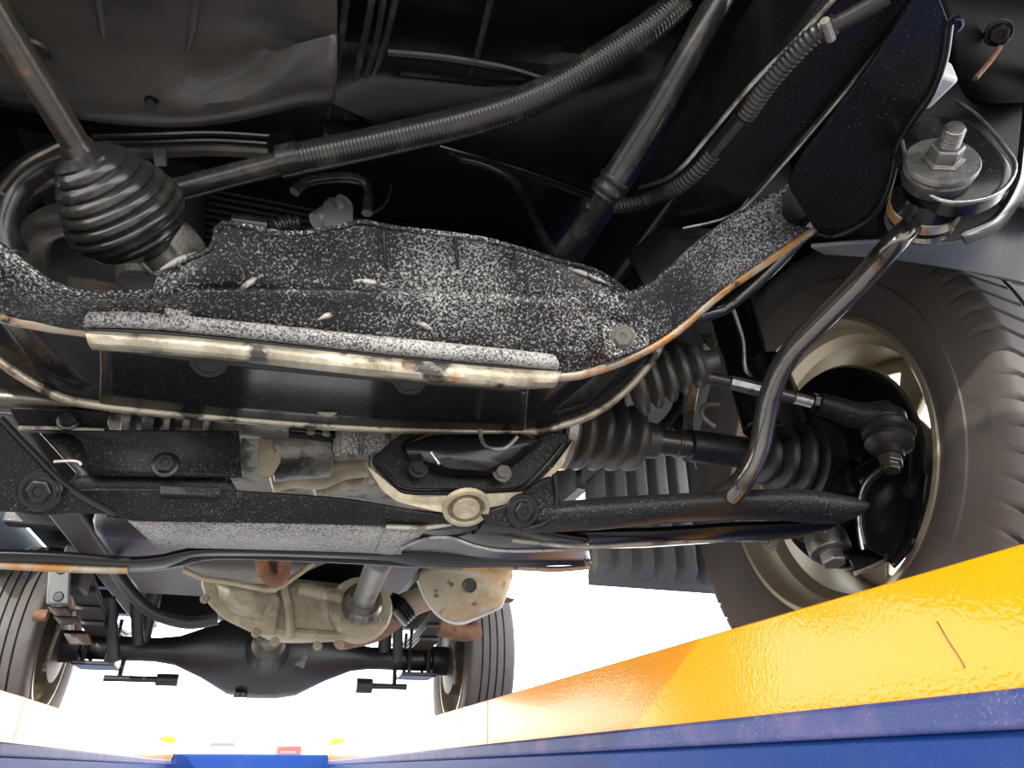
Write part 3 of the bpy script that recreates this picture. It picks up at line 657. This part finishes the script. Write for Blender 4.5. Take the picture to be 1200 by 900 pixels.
# ---- steering rack and gearbox under the crossmember
gx = part('steering_gear', 'grey cast steering gear with ribbed housing')
for (a, w_, hgt) in ((152, 15, 22), (178, 20, 26), (200, 12, 28), (222, 14, 26), (246, 12, 36)):
    lathe('housing_rib', [(0, .012), (.002, hgt*.00085), (w_*.00052, hgt*.00085), (w_*.00058, .012)], P(a-w_*.4, 492, y=.62), X_, 'greyalu', gx, 24)
cyl('rack_tube', P(130, 486, y=.63), P(340, 500, y=.63), .0125, 'greyalu', gx)
loft('pinion_case', [[P(a, b, y=yy) for a, b in rounded([(222, 478), (252, 478), (252, 522), (244, 528), (228, 526), (222, 512)], 4, 2)] for yy in (.605, .64)], 'greyalu', gx, mods=[('bevel', .002, 2)])
lathe('pinion_cap', [(0, .011), (.006, .012), (.009, .010)], P(238, 522, y=.615), -Z_, 'blackclean', gx, 20)
cyl('relay_rod', P(-60, 465, y=.60), P(90, 474, y=.60), .010, 'shaft', gx)
# ---- starter-like motor and engine block details
mo = part('drive_motor', 'dusty grey cast motor housing')
ma, mb = P(318, 530, y=.66), P(392, 524, y=.66)
lathe('motor_case', [(0, .02), (.001, .027), (.05, .027), (.052, .022)], ma, mb-ma, 'greyalu', mo, 32)
loft('motor_flange', [[P(a, b, y=yy) for a, b in rounded([(304, 512), (322, 506), (330, 540), (318, 560), (302, 560)], 5, 3)] for yy in (.635, .66)], 'alu', mo, mods=[('bevel', .002, 2)])
loft('motor_end', [[P(a, b, y=yy) for a, b in ((396, 494), (460, 492), (456, 532), (424, 535), (396, 530))] for yy in (.60, .66)], 'speckedge', mo, mods=[('bevel', .003, 2)])
for x in (396, 424, 455): tube('cooling_rib', L([(x, 494), (x, 515), (x-1, 533)], y=.598), .0022, 'greyalu', mo, 6, 8)
for (x, y, h) in ((366, 496, 20), (384, 492, 26), (436, 498, 16), (448, 500, 14)):
    tube('lug', L([(x, y-6), (x-2, y+h-8)], y=.61), .0036, 'alu', mo, 4, 8)
rbox('motor_bracket', (-.01, .62, .26), (.05, .66, .30), 'blackclean', mo)
tube('manifold_pipe', L([(318, 566), (345, 560), (375, 562), (400, 552), (430, 548)], y=.80), .011, 'alu', mo, 20, 14)
tube('manifold_pipe', L([(368, 575), (395, 565), (425, 560)], y=.82), .010, 'alu', mo, 16, 14)
rbox('engine_sump', (-.15, .90, .32), (.22, 1.3, .5), 'greyalu', mo, bevel=.02)
for i in range(5): rbox('sump_fin', (-.13+i*.055, .885, .32), (-.12+i*.055, .905, .45), 'greyalu', mo, bevel=.002)
# ---- front differential
df = part('front_differential', 'black front differential with silver lower case and bolted cover')
fo = [(432, 540), (470, 508), (520, 502), (600, 503), (640, 505), (668, 508), (664, 528), (640, 552), (618, 574), (590, 580), (470, 580), (452, 562)]
loft('cover', [[P(a, b, y=yy) for a, b in rounded(fo, 10, 3)] for yy in (.585, .60)], 'greyalu' if False else 'blacksub', df, mods=[('bevel', .002, 2)])
fi = [(466, 520), (500, 506), (620, 506), (640, 515), (624, 530), (606, 545), (580, 560), (520, 557), (500, 548), (480, 546)]
loft('cover_bulge', [[P(548+(a-548)*s, 530+(b-530)*s, y=yy) for a, b in rounded(fi, 12, 3)] for yy, s in ((.586, 1.0), (.575, .93), (.567, .72), (.563, .35))], 'blackclean', df, mods=[('bevel', .003, 2)])
tube('cover_gasket', L([(440, 540), (455, 556), (474, 572), (530, 574), (590, 574), (616, 567), (640, 544), (660, 520)], y=.583), .0012, 'blackclean', df, 40, 6)
fo2 = [(430, 548), (452, 566), (470, 584), (590, 585), (622, 578), (645, 556), (660, 540), (640, 570), (600, 590), (578, 594), (530, 600), (508, 600), (470, 592)]
loft('lower_case', [[P(a, b, y=yy) for a, b in rounded([(428, 544), (470, 578), (500, 582), (620, 576), (650, 545), (672, 515), (660, 545), (630, 574), (590, 592), (560, 597), (520, 601), (505, 598), (465, 588), (448, 575)], 4, 2)] for yy in (.581, .70)], 'alu', df, mods=[('bevel', .002, 2)], label='bare cast aluminium lower case')
lathe('drain_plug', [(0, .020), (.004, .0195), (.004, .016), (.000, .015), (.000, .012), (.004, .011), (.004, .004)], P(546, 593, y=.573), -Z_*.88-Y_*.5, 'alu', df, 28)
bolt(P(490, 549, y=.574), -Y_, .0062, df, 'blacksub'); bolt(P(588, 554, y=.574), -Y_, .0062, df, 'greyalu')
tube('cover_rib', L([(562, 503), (568, 522), (590, 526), (606, 512)], y=.563), .0020, 'greyalu', df, 16, 8)
tube('vent_pin', L([(505, 530), (510, 537), (515, 544)], y=.565), .0016, 'steel', df, 6, 6)
# ---- subframe under the differential
sf = part('subframe', 'lower black subframe beam with dusty pale bottom flange')
fr0 = [(-60, 578), (60, 574), (130, 572), (250, 574), (400, 584), (500, 600), (600, 606), (660, 600)]
fr1 = [(-60, 596), (0, 598), (130, 602), (160, 610), (300, 612), (400, 614), (520, 618), (600, 622)]
fr2 = [(-60, 640), (0, 645), (150, 645), (190, 640), (330, 642), (430, 648), (520, 650), (690, 655)]
sheet('front_wall', [L(fr0, y=.585), L(fr1, y=.602)], 'blacksub', sf, 50, .004, bevel=.001)
sheet('bottom_flange', [L([(150, 608), (250, 611), (400, 614), (480, 618)], y=.603), L([(185, 640), (260, 641), (400, 645), (470, 648)], y=.672)], 'speckedge', sf, 30, .003, label='dust-caked pale bottom flange')
for q, a in ((.65, (215, 625)), (.64, (428, 629)), (.66, (345, 638))):
    lathe('flange_hole', [(0, .009), (.001, .0105), (.0012, .0085), (-.002, .008), (-.002, .002)], P(*a, y=q), -Z_, 'blackclean', sf, 24)
plate('raised_pad', L(rounded([(240, 622), (296, 622), (304, 628), (300, 634), (240, 633)], 4, 2), z=.176), 'blacksub', sf, .003, direction=Z_)
plate('pressed_boss', L(rounded([(312, 628), (340, 620), (388, 622), (386, 632), (350, 642), (322, 636)], 8, 3), z=.174), 'speckedge', sf, .004, direction=Z_)
tube('rear_lip', L([(-60, 658), (60, 662), (150, 664), (200, 660), (250, 650), (340, 652), (430, 656), (500, 660), (600, 659), (690, 656)], y=.70), .0045, 'blackclean', sf, 60, 10)
sheet('rear_wall', [L([(-60, 645), (60, 648), (150, 655), (190, 652), (250, 643), (430, 647), (520, 645), (688, 643)], y=.68), L([(-60, 660), (60, 664), (150, 666), (200, 662), (250, 650), (430, 655), (520, 664), (690, 660)], y=.70)], 'blackclean', sf, 50, .006, bevel=.002)
tube('rusty_edge', L([(-20, 660), (50, 664), (100, 666), (150, 667)], y=.694), .0040, 'rustlip', sf, 16, 8)
tube('rusty_edge', L([(540, 664), (600, 665), (650, 667), (690, 664)], y=.705), .0030, 'rustlip', sf, 16, 8)
sheet('channel', [L([(462, 612), (520, 616), (575, 606), (640, 622), (690, 632)], y=.60), L([(466, 630), (520, 628), (575, 632), (640, 640), (690, 642)], y=.635), L([(466, 648), (520, 650), (575, 656), (640, 657), (692, 656)], y=.69)], 'blackclean', sf, 30, .004, smoothrows=8)
sheet('silver_facet', [L([(452, 617), (480, 618), (500, 619)], y=.598), L([(440, 646), (462, 648), (476, 640)], y=.665)], 'speckedge', sf, 10, .003)
tube('channel_highlight', L([(452, 617), (500, 618), (545, 610), (575, 606)], y=.596), .0022, 'steel', sf, 20, 8)  # thin bright tubes put in as highlights on the channel edges
tube('channel_highlight', L([(470, 642), (500, 630), (530, 630), (560, 640), (600, 645), (690, 643)], y=.63), .0020, 'steel', sf, 30, 8)
bolt(P(686, 652, y=.69), X_-Y_*.6, .008, sf, 'dullsteel')
sheet('upper_panel', [L([(40, 500), (100, 505), (200, 505), (275, 508)], y=.60), L([(90, 555), (150, 558), (220, 560), (270, 562)], y=.60), L([(60, 590), (150, 595), (250, 595), (290, 595)], y=.598)], 'blacksub', sf, 20, .004)
q = rounded([(10, 478), (128, 482), (122, 504), (24, 503)], 6, 3)
plate('side_bracket', L(q, y=[.592+(p[1]-490)*.0005 for p in q]), 'blacksub', sf, .01)
tube('bracket_edge', L([(22, 502), (70, 503), (122, 505)], y=.59), .0022, 'greyalu', sf, 12, 8)
sheet('arch_plate', [L([(30, 506), (75, 506), (98, 522), (104, 558)], y=.588), L([(280, 506), (282, 530), (282, 545), (284, 560)], y=.588)], 'blacksub', sf, 16, .004, straight=False)
bolt(P(80, 493, y=.588), -Y_, .006, sf); bolt(P(194, 545, y=.583), -Y_, .0075, sf)
plate('step_tab', L([(186, 568), (262, 570), (258, 582), (186, 580)], y=.580), 'blacksub', sf, .012)
tube('weld_bead', L([(63, 541), (80, 540), (92, 541), (96, 545)], y=.583), .0014, 'steel', sf, 10, 6)
# triangular arm brackets, near and far side of the centre
def tribracket(pix, y, b):
    t = part('arm_bracket', None)
    q = rounded(pix, 10, 3); yy = lambda w: [y+(p[1]-b[1])*.00035 for p in w]
    plate('bracket_plate', L(q, y=yy(q)), 'blacksub', t, .005, bevel=.002)
    tube('bracket_edge', L(pix[:4], y=[v-.001 for v in yy(pix[:4])]), .0026, 'blackclean', t, 30, 8)
    lathe('pivot_washer', [(0, .0145), (.002, .0145), (.003, .0135), (.003, .008)], P(*b, y=y-.0005), -Y_-Z_*.5, 'blackclean', t, 28)
    bolt(P(*b, y=y-.003), -Y_-Z_*.5, .0082, t)
tribracket([(0, 490), (40, 532), (80, 570), (135, 602), (95, 600), (50, 605), (5, 598), (-30, 575), (-40, 500)], .572, (48, 575))
tribracket([(650, 556), (652, 590), (640, 612), (610, 620), (580, 618), (560, 604), (600, 590), (630, 565)], .572, (612, 598))
# ---- lower arm out to the wheel
la = part('lower_arm', 'forged black lower arm reaching out to the wheel')
def armring(px, w0, w1, y):
    return [P(px, (w0+w1)/2+(w1-w0)/2*math.sin(a)+0, y=y)+Y_*(.022*math.cos(a)) for a in [2*pi*i/16 for i in range(16)]]
loft('arm', [armring(*q) for q in ((560, 612, 622, .60), (610, 600, 622, .595), (650, 590, 622, .585), (700, 585, 620, .575), (780, 581, 612, .56), (860, 577, 607, .55), (920, 574, 608, .545), (960, 578, 612, .54), (990, 585, 612, .54), (1000, 592, 608, .54))], 'blacksub', la)
loft('arm_rear_web', [armring(*q) for q in ((590, 616, 636, .64), (660, 622, 642, .63), (760, 620, 640, .615), (850, 614, 634, .60), (930, 612, 630, .585), (965, 612, 624, .57))], 'blackclean', la)
tube('arm_lip', L([(600, 633), (680, 641), (760, 637), (850, 633), (905, 634), (930, 625)], y=.60), .002, 'greyalu', la, 30, 8)
bolt(P(905, 636, y=.60), X_*-1, .006, la, 'greyalu')
tube('arm_tube', [P(952, 262, y=.40), P(905, 312, y=.44), P(868, 346, y=.47), P(845, 362, y=.49), P(815, 372, y=.50)], .0068, 'chrome', la, 30, 14)
o = bpy.data.objects['arm_tube']; o.name = 'stay_tube'; o.parent = T; o.matrix_parent_inverse = TI; o['label'] = 'thin bent stay tube below the frame rail'
# pale panel and brown stay seen through the gap beside the boot
pn = part('engine_side_panel', 'pale grey sheet panel in the gap beside the shaft boot')
plate('panel', L([(735, 425), (822, 425), (808, 515), (735, 515)], y=.91), 'palegrey', pn, .01)
plate('brown_stay', L([(808, 440), (822, 440), (808, 520), (798, 520)], y=.89), 'rustlip', pn, .02)
lathe('panel_bung', [(0, .02), (.01, .018), (.012, .010)], P(796, 500, y=.905), -Y_, 'rubber', pn, 20)
plate('rusty_chip', L([(818, 392), (834, 390), (840, 402), (834, 412)], y=.80), 'cream', pn, .01)
sheet('side_wall', [[V(.44, .95, .62), V(.44, 1.4, .62)], [V(.44, .95, .40), V(.44, 1.4, .40)]], 'axle', pn, 4, .004)
cyl('side_column', V(.27, .95, .26), V(.27, .95, .5), .022, 'axle', pn)
# ---- transmission, transfer case, front propeller shaft
tm = part('transfer_case', 'dusty beige cast transmission and transfer case')
def scaled(pix, c, s): return [(c[0]+(a-c[0])*s, c[1]+(b-c[1])*s) for a, b in pix]
to = [(236, 690), (242, 672), (275, 672), (330, 676), (400, 684), (442, 690), (446, 720), (436, 742), (400, 752), (340, 754), (318, 752), (290, 738), (258, 722)]
loft('case', [[P(a, b, y=yy) for a, b in rounded(scaled(to, (340, 712), s), 10, 3)] for yy, s in ((1.40, .80), (1.42, .92), (1.46, 1.0), (1.72, .98))], 'alu', tm, mods=[('bevel', .008, 2)])
loft('bell_flange', [[P(a, b, y=yy) for a, b in rounded([(234, 680), (246, 664), (300, 668), (330, 700), (322, 745), (300, 744), (262, 726), (242, 706)], 8, 3)] for yy in (1.385, 1.405)], 'alu', tm, mods=[('bevel', .004, 2)])
loft('bell_mouth', [[P(a, b, y=yy) for a, b in rounded(scaled([(250, 680), (300, 680), (318, 700), (306, 728), (276, 722), (256, 702)], (285, 700), s), 8, 3)] for yy, s in ((1.384, 1), (1.37, .8), (1.355, .5))], 'alu', tm, mods=[('bevel', .004, 2)])
tube('case_rib', L([(330, 680), (338, 715), (340, 750)], y=1.39), .008, 'alu', tm, 10, 8)
tube('case_rib', L([(256, 668), (285, 690), (325, 690)], y=1.375), .007, 'alu', tm, 10, 8)
tube('case_rib', L([(345, 742), (390, 745), (430, 742)], y=1.40), .009, 'alu', tm, 12, 8)
tube('case_rib', L([(350, 690), (390, 698), (420, 705)], y=1.40), .014, 'alu', tm, 12, 10)
for a in ((262, 702), (278, 716), (300, 742), (322, 752), (372, 757), (398, 755), (254, 690), (240, 702), (442, 728)):
    bolt(P(*a, y=1.383), -Y_, .0058, tm, 'alu')
pr = part('propeller_shaft', 'bright steel front propeller shaft with universal joint')
pa, pb = P(446, 655, y=1.05), P(424, 708, y=1.36)
cyl('tube', pa, pb, .019, 'dullsteel', pr)
lathe('joint_yoke', [(-.05, .02), (-.045, .03), (-.02, .031), (-.01, .036), (.0, .036), (.004, .022), (.03, .022)], pb, pb-pa, 'shaft', pr, 24)
tube('joint_cross', [pb-X_*.034, pb+X_*.034], .010, 'steel', pr, 4, 12)
lathe('output_cover', [(0, .055), (.02, .06), (.05, .05)], pb+(pb-pa).normalized()*.03, pb-pa, 'alu', pr, 28)
# engine mount sheet above the transmission
sheet('mount_plate', [L([(205, 655), (250, 650), (330, 648), (400, 650)], y=1.05), L([(222, 668), (255, 680), (290, 682), (330, 680)], y=1.15)], 'brown', T, 16, .006)
tube('mount_edge', L([(215, 668), (240, 678), (268, 682), (318, 690), (345, 676), (372, 656)], y=1.08), .004, 'alu', T, 24, 8)
o = part('mount_bracket', 'rusty curved engine mount bracket')
tube('bracket', L([(306, 655), (312, 672), (320, 680), (330, 676), (334, 655)], y=1.06), .010, 'rust', o, 16, 10)
plate('bracket_sheet', L(rounded([(300, 650), (338, 650), (334, 676), (318, 684), (304, 672)], 6, 2), y=1.085), 'brown', o, .01)
# ---- exhaust: heat shield, pipes
ex = part('exhaust', 'heat-stained beige exhaust shield with rusty patches')
eo = [(488, 674), (500, 662), (605, 664), (598, 690), (590, 712), (560, 724), (538, 730), (515, 722), (498, 702)]
loft('heat_shield', [[P(a, b, y=yy) for a, b in rounded(scaled(eo, (548, 694), s), 12, 3)] for yy, s in ((1.40, .86), (1.405, .97), (1.43, 1.0), (1.60, 1.0))], 'muff', ex, mods=[('bevel', .006, 2)])
tube('shield_seam', L([(490, 680), (500, 703), (516, 722), (538, 730), (562, 722), (588, 710)], y=1.425), .004, 'palegrey', ex, 24, 8)
lathe('shield_dimple', [(0, .014), (.002, .012), (-.004, .005)], P(551, 686, y=1.397), -Y_, 'brown', ex, 20)
tube('exhaust_pipe', L([(470, 712), (492, 703), (510, 697)], y=1.50), .026, 'muff', ex, 10, 18)
tube('rusty_pipe', L([(400, 748), (440, 738), (470, 715)], y=(1.75, 1.55)), .025, 'rust', ex, 14, 16)
tube('tail_pipe', L([(515, 735), (545, 742), (560, 735)], y=2.0), .022, 'rust', ex, 12, 14)
plate('shield_ear', L([(588, 698), (604, 702), (600, 706), (588, 706)], y=1.42), 'rust', ex, .006)
corrug('flex_joint', L([(462, 720), (474, 708)], y=1.49), .034, 'blackclean', ex, .012, .15)
# ---- rear axle
ra_ = part('rear_axle', 'black solid rear axle with a central differential bulge')
AXR = V(0, RY, RZ)
pr_ = [(-.57, .045), (-.52, .045), (-.515, .034), (-.32, .034), (-.26, .042), (-.18, .075), (-.10, .118), (-.04, .128), (.04, .128), (.10, .118), (.18, .075), (.26, .042), (.32, .034), (.515, .034), (.52, .045), (.57, .045)]
lathe('axle_housing', [(t, r) for t, r in pr_], AXR, X_, 'axle', ra_, 40)
lathe('differential_nose', [(0, .125), (.03, .12), (.06, .085), (.10, .06), (.16, .045), (.17, .03)], AXR+Vector((0, -.03, .0)), -Y_, 'axle', ra_, 32)
lathe('pinion_flange', [(0, .045), (.014, .047), (.02, .03)], AXR+Vector((0, -.205, .0)), -Y_, 'shaft', ra_, 28)
lathe('drain_plug', [(0, .02), (.012, .02)], AXR+Vector((-.06, -.05, -.118)), -Z_, 'axle', ra_, 12)
for i in range(8):
    a = i*pi/4+.3; bolt(AXR+Vector((.105*math.cos(a), -.06, .105*math.sin(a))), -Y_, .009, ra_, 'greyalu')
plate('filler_plate', [AXR+Vector((x, -.115, z)) for x, z in ((.07, .03), (.12, .0), (.11, -.05), (.05, -.03))], 'greyalu', ra_, .01)
rp_ = part('rear_propeller_shaft', 'steel rear propeller shaft meeting the differential')
cyl('tube', V(0, 1.72, .40), V(0, 2.33, .335), .024, 'steel', rp_)
cyl('joint', V(0, 2.26, .342), V(0, 2.36, .328), .036, 'greyalu', rp_)
# leaf springs, frame rails at the back, brakes
for s in (-1, 1):
    lf = part('leaf_spring', None)
    for i in range(4):
        ln = .50-.1*i; zz = RZ+.055-.012*i+.01
        pts = [V(s*.47, RY+ln*t, zz+.05*t*t*(ln/.5)**2) for t in (-1, -.5, 0, .5, 1)]
        q = catmull(pts, 16); rings = [[p+X_*.03+Z_*.004, p-X_*.03+Z_*.004, p-X_*.03-Z_*.004, p+X_*.03-Z_*.004] for p in q]
        loft('leaf', rings, 'brown', lf)
    for dy in (-.05, .05):
        tube('u_bolt', [V(s*.44, RY+dy, RZ+.09), V(s*.44, RY+dy, RZ-.05)], .006, 'axle', lf, 4, 8)
        tube('u_bolt', [V(s*.50, RY+dy, RZ+.09), V(s*.50, RY+dy, RZ-.05)], .006, 'axle', lf, 4, 8)
    rbox('spring_plate', (s*.47-.055, RY-.07, RZ-.056), (s*.47+.055, RY+.07, RZ-.044), 'axle', lf, bevel=.003)
    rbox('shackle', (s*.47-.028, RY-.56, RZ+.06), (s*.47+.028, RY-.46, RZ+.16), 'brown', lf, bevel=.006)
    dr = part('rear_brake', None)
    lathe('drum', [(0, .05), (.01, .10), (.05, .105), (.06, .09)], V(s*.57, RY, RZ), X_*s, 'brown', dr, 32)
    tube('brake_cable', [V(s*.58, RY-.1, RZ-.08), V(s*.56, RY-.12, RZ+.05), V(s*.50, RY-.18, RZ+.12)], .006, 'greyalu', dr, 12, 8)
    rbox('rear_rail', (min(s*.40, s*.47), 1.15, .46), (max(s*.40, s*.47), 3.1, .56), 'brown', T, bevel=.008)
    tube('shock_absorber', [V(s*.36, RY-.02, RZ+.02), V(s*.34, RY-.10, RZ+.26)], .022, 'axle', T, 4, 14)
o = part('frame_bracket', 'grey and brown spring hanger on the frame rail')
loft('hanger_face', [[P(a, b, y=yy) for a, b in ((58, 655), (84, 655), (82, 709), (54, 709))] for yy in (1.9, 2.1)], 'grey', o, mods=[('bevel', .006, 2)])
for i, (a, b) in enumerate((((56, 711), (86, 722)), ((62, 722), (96, 732)), ((74, 742), (110, 756)))):
    loft('hanger_step', [[P(q[0], q[1], y=yy) for q in (a, (b[0]-6, a[1]), b, (a[0]+8, b[1]))] for yy in (1.95+.05*i, 2.1+.05*i)], 'brown', o, mods=[('bevel', .004, 2)])
for q in ((71, 667), (68, 699)): lathe('hanger_hole', [(0, .011), (.001, .009), (-.01, .008)], P(*q, y=1.898), -Y_, 'axle', o, 16)
lathe('spring_eye', [(-.014, .013), (.014, .013)], P(48, 721, y=2.0), X_, 'rust', o, 20)
rbox('body_side', (-.735, 2.15, .46), (-.715, 3.1, .62), 'paleblue', T, label='pale blue body side above the rear tyre')
rbox('fuel_tank', (-.36, 1.55, .40), (-.12, 2.15, .56), 'axle', T, bevel=.03)
rbox('gearbox_top', (-.12, 1.1, .36), (.30, 1.9, .58), 'axle', T, bevel=.03)
rbox('spare_carrier', (-.18, 2.70, .44), (.22, 2.98, .56), 'axle', T, bevel=.03)
tube('brake_balance_cable', L([(130, 660), (150, 690), (180, 718), (220, 730), (255, 725)], y=1.75), .013, 'axle', T, 24, 12)
o = part('rear_hardware', None)
for a in ((128, 700, 148, 800), (158, 680, 176, 812), (466, 700, 480, 790)):
    cyl('drop_stay', P(a[0], a[1], y=2.35), P(a[2]-14, a[1]+75, y=2.42), .016, 'axle', o)
tube('handbrake_rod', [V(-.44, RY-.02, RZ-.085), V(-.30, RY-.02, RZ-.085)], .009, 'axle', o, 4, 10)
tube('handbrake_rod', [V(.32, RY-.02, RZ-.085), V(.44, RY-.02, RZ-.085)], .009, 'axle', o, 4, 10)
tube('rod_link', [V(-.40, RY, RZ), V(-.40, RY-.02, RZ-.09)], .007, 'axle', o, 4, 8)
tube('rod_link', [V(.40, RY, RZ), V(.40, RY-.02, RZ-.09)], .007, 'axle', o, 4, 8)
cyl('rod_damper', V(-.30, RY-.02, RZ-.085), V(-.24, RY-.02, RZ-.085), .017, 'axle', o)
cyl('rod_damper', V(.28, RY-.02, RZ-.085), V(.33, RY-.02, RZ-.085), .022, 'axle', o)
# ------------------------------------------------------------------ far off in the glare: parked vans
def van(x, y, label, m):
    t = thing('parked_van', label, 'van', Vector((x, y, 0)), 'vans parked beyond the lift')
    def b(n, lo, hi, mm, bv=.05):
        o = box(n, tuple(Vector(lo)+t.location), tuple(Vector(hi)+t.location), mm, t, bevel=bv); o.matrix_parent_inverse = Matrix.Translation(-t.location); return o
    b('body', (-.85, 0, .3), (.85, 3.6, 3.1), m, .12)
    b('windscreen', (-.6, -.02, 2.62), (.5, .04, 2.78), 'glass', .03)
    for sx in (-.65, .65):
        for sy in (.7, 2.9):
            o = lathe('van_wheel', [(-.09, .2), (-.09, .3), (.09, .3), (.09, .2)], t.location+Vector((sx, sy, .3)), X_, 'tyre', t, 20); o.matrix_parent_inverse = Matrix.Translation(-t.location)
van(-1.4, 42, 'white van parked far beyond the lift, above the crossbeam', 'white')
van(2.4, 60, 'red van parked far beyond the lift beside the yellow end stop', 'red')
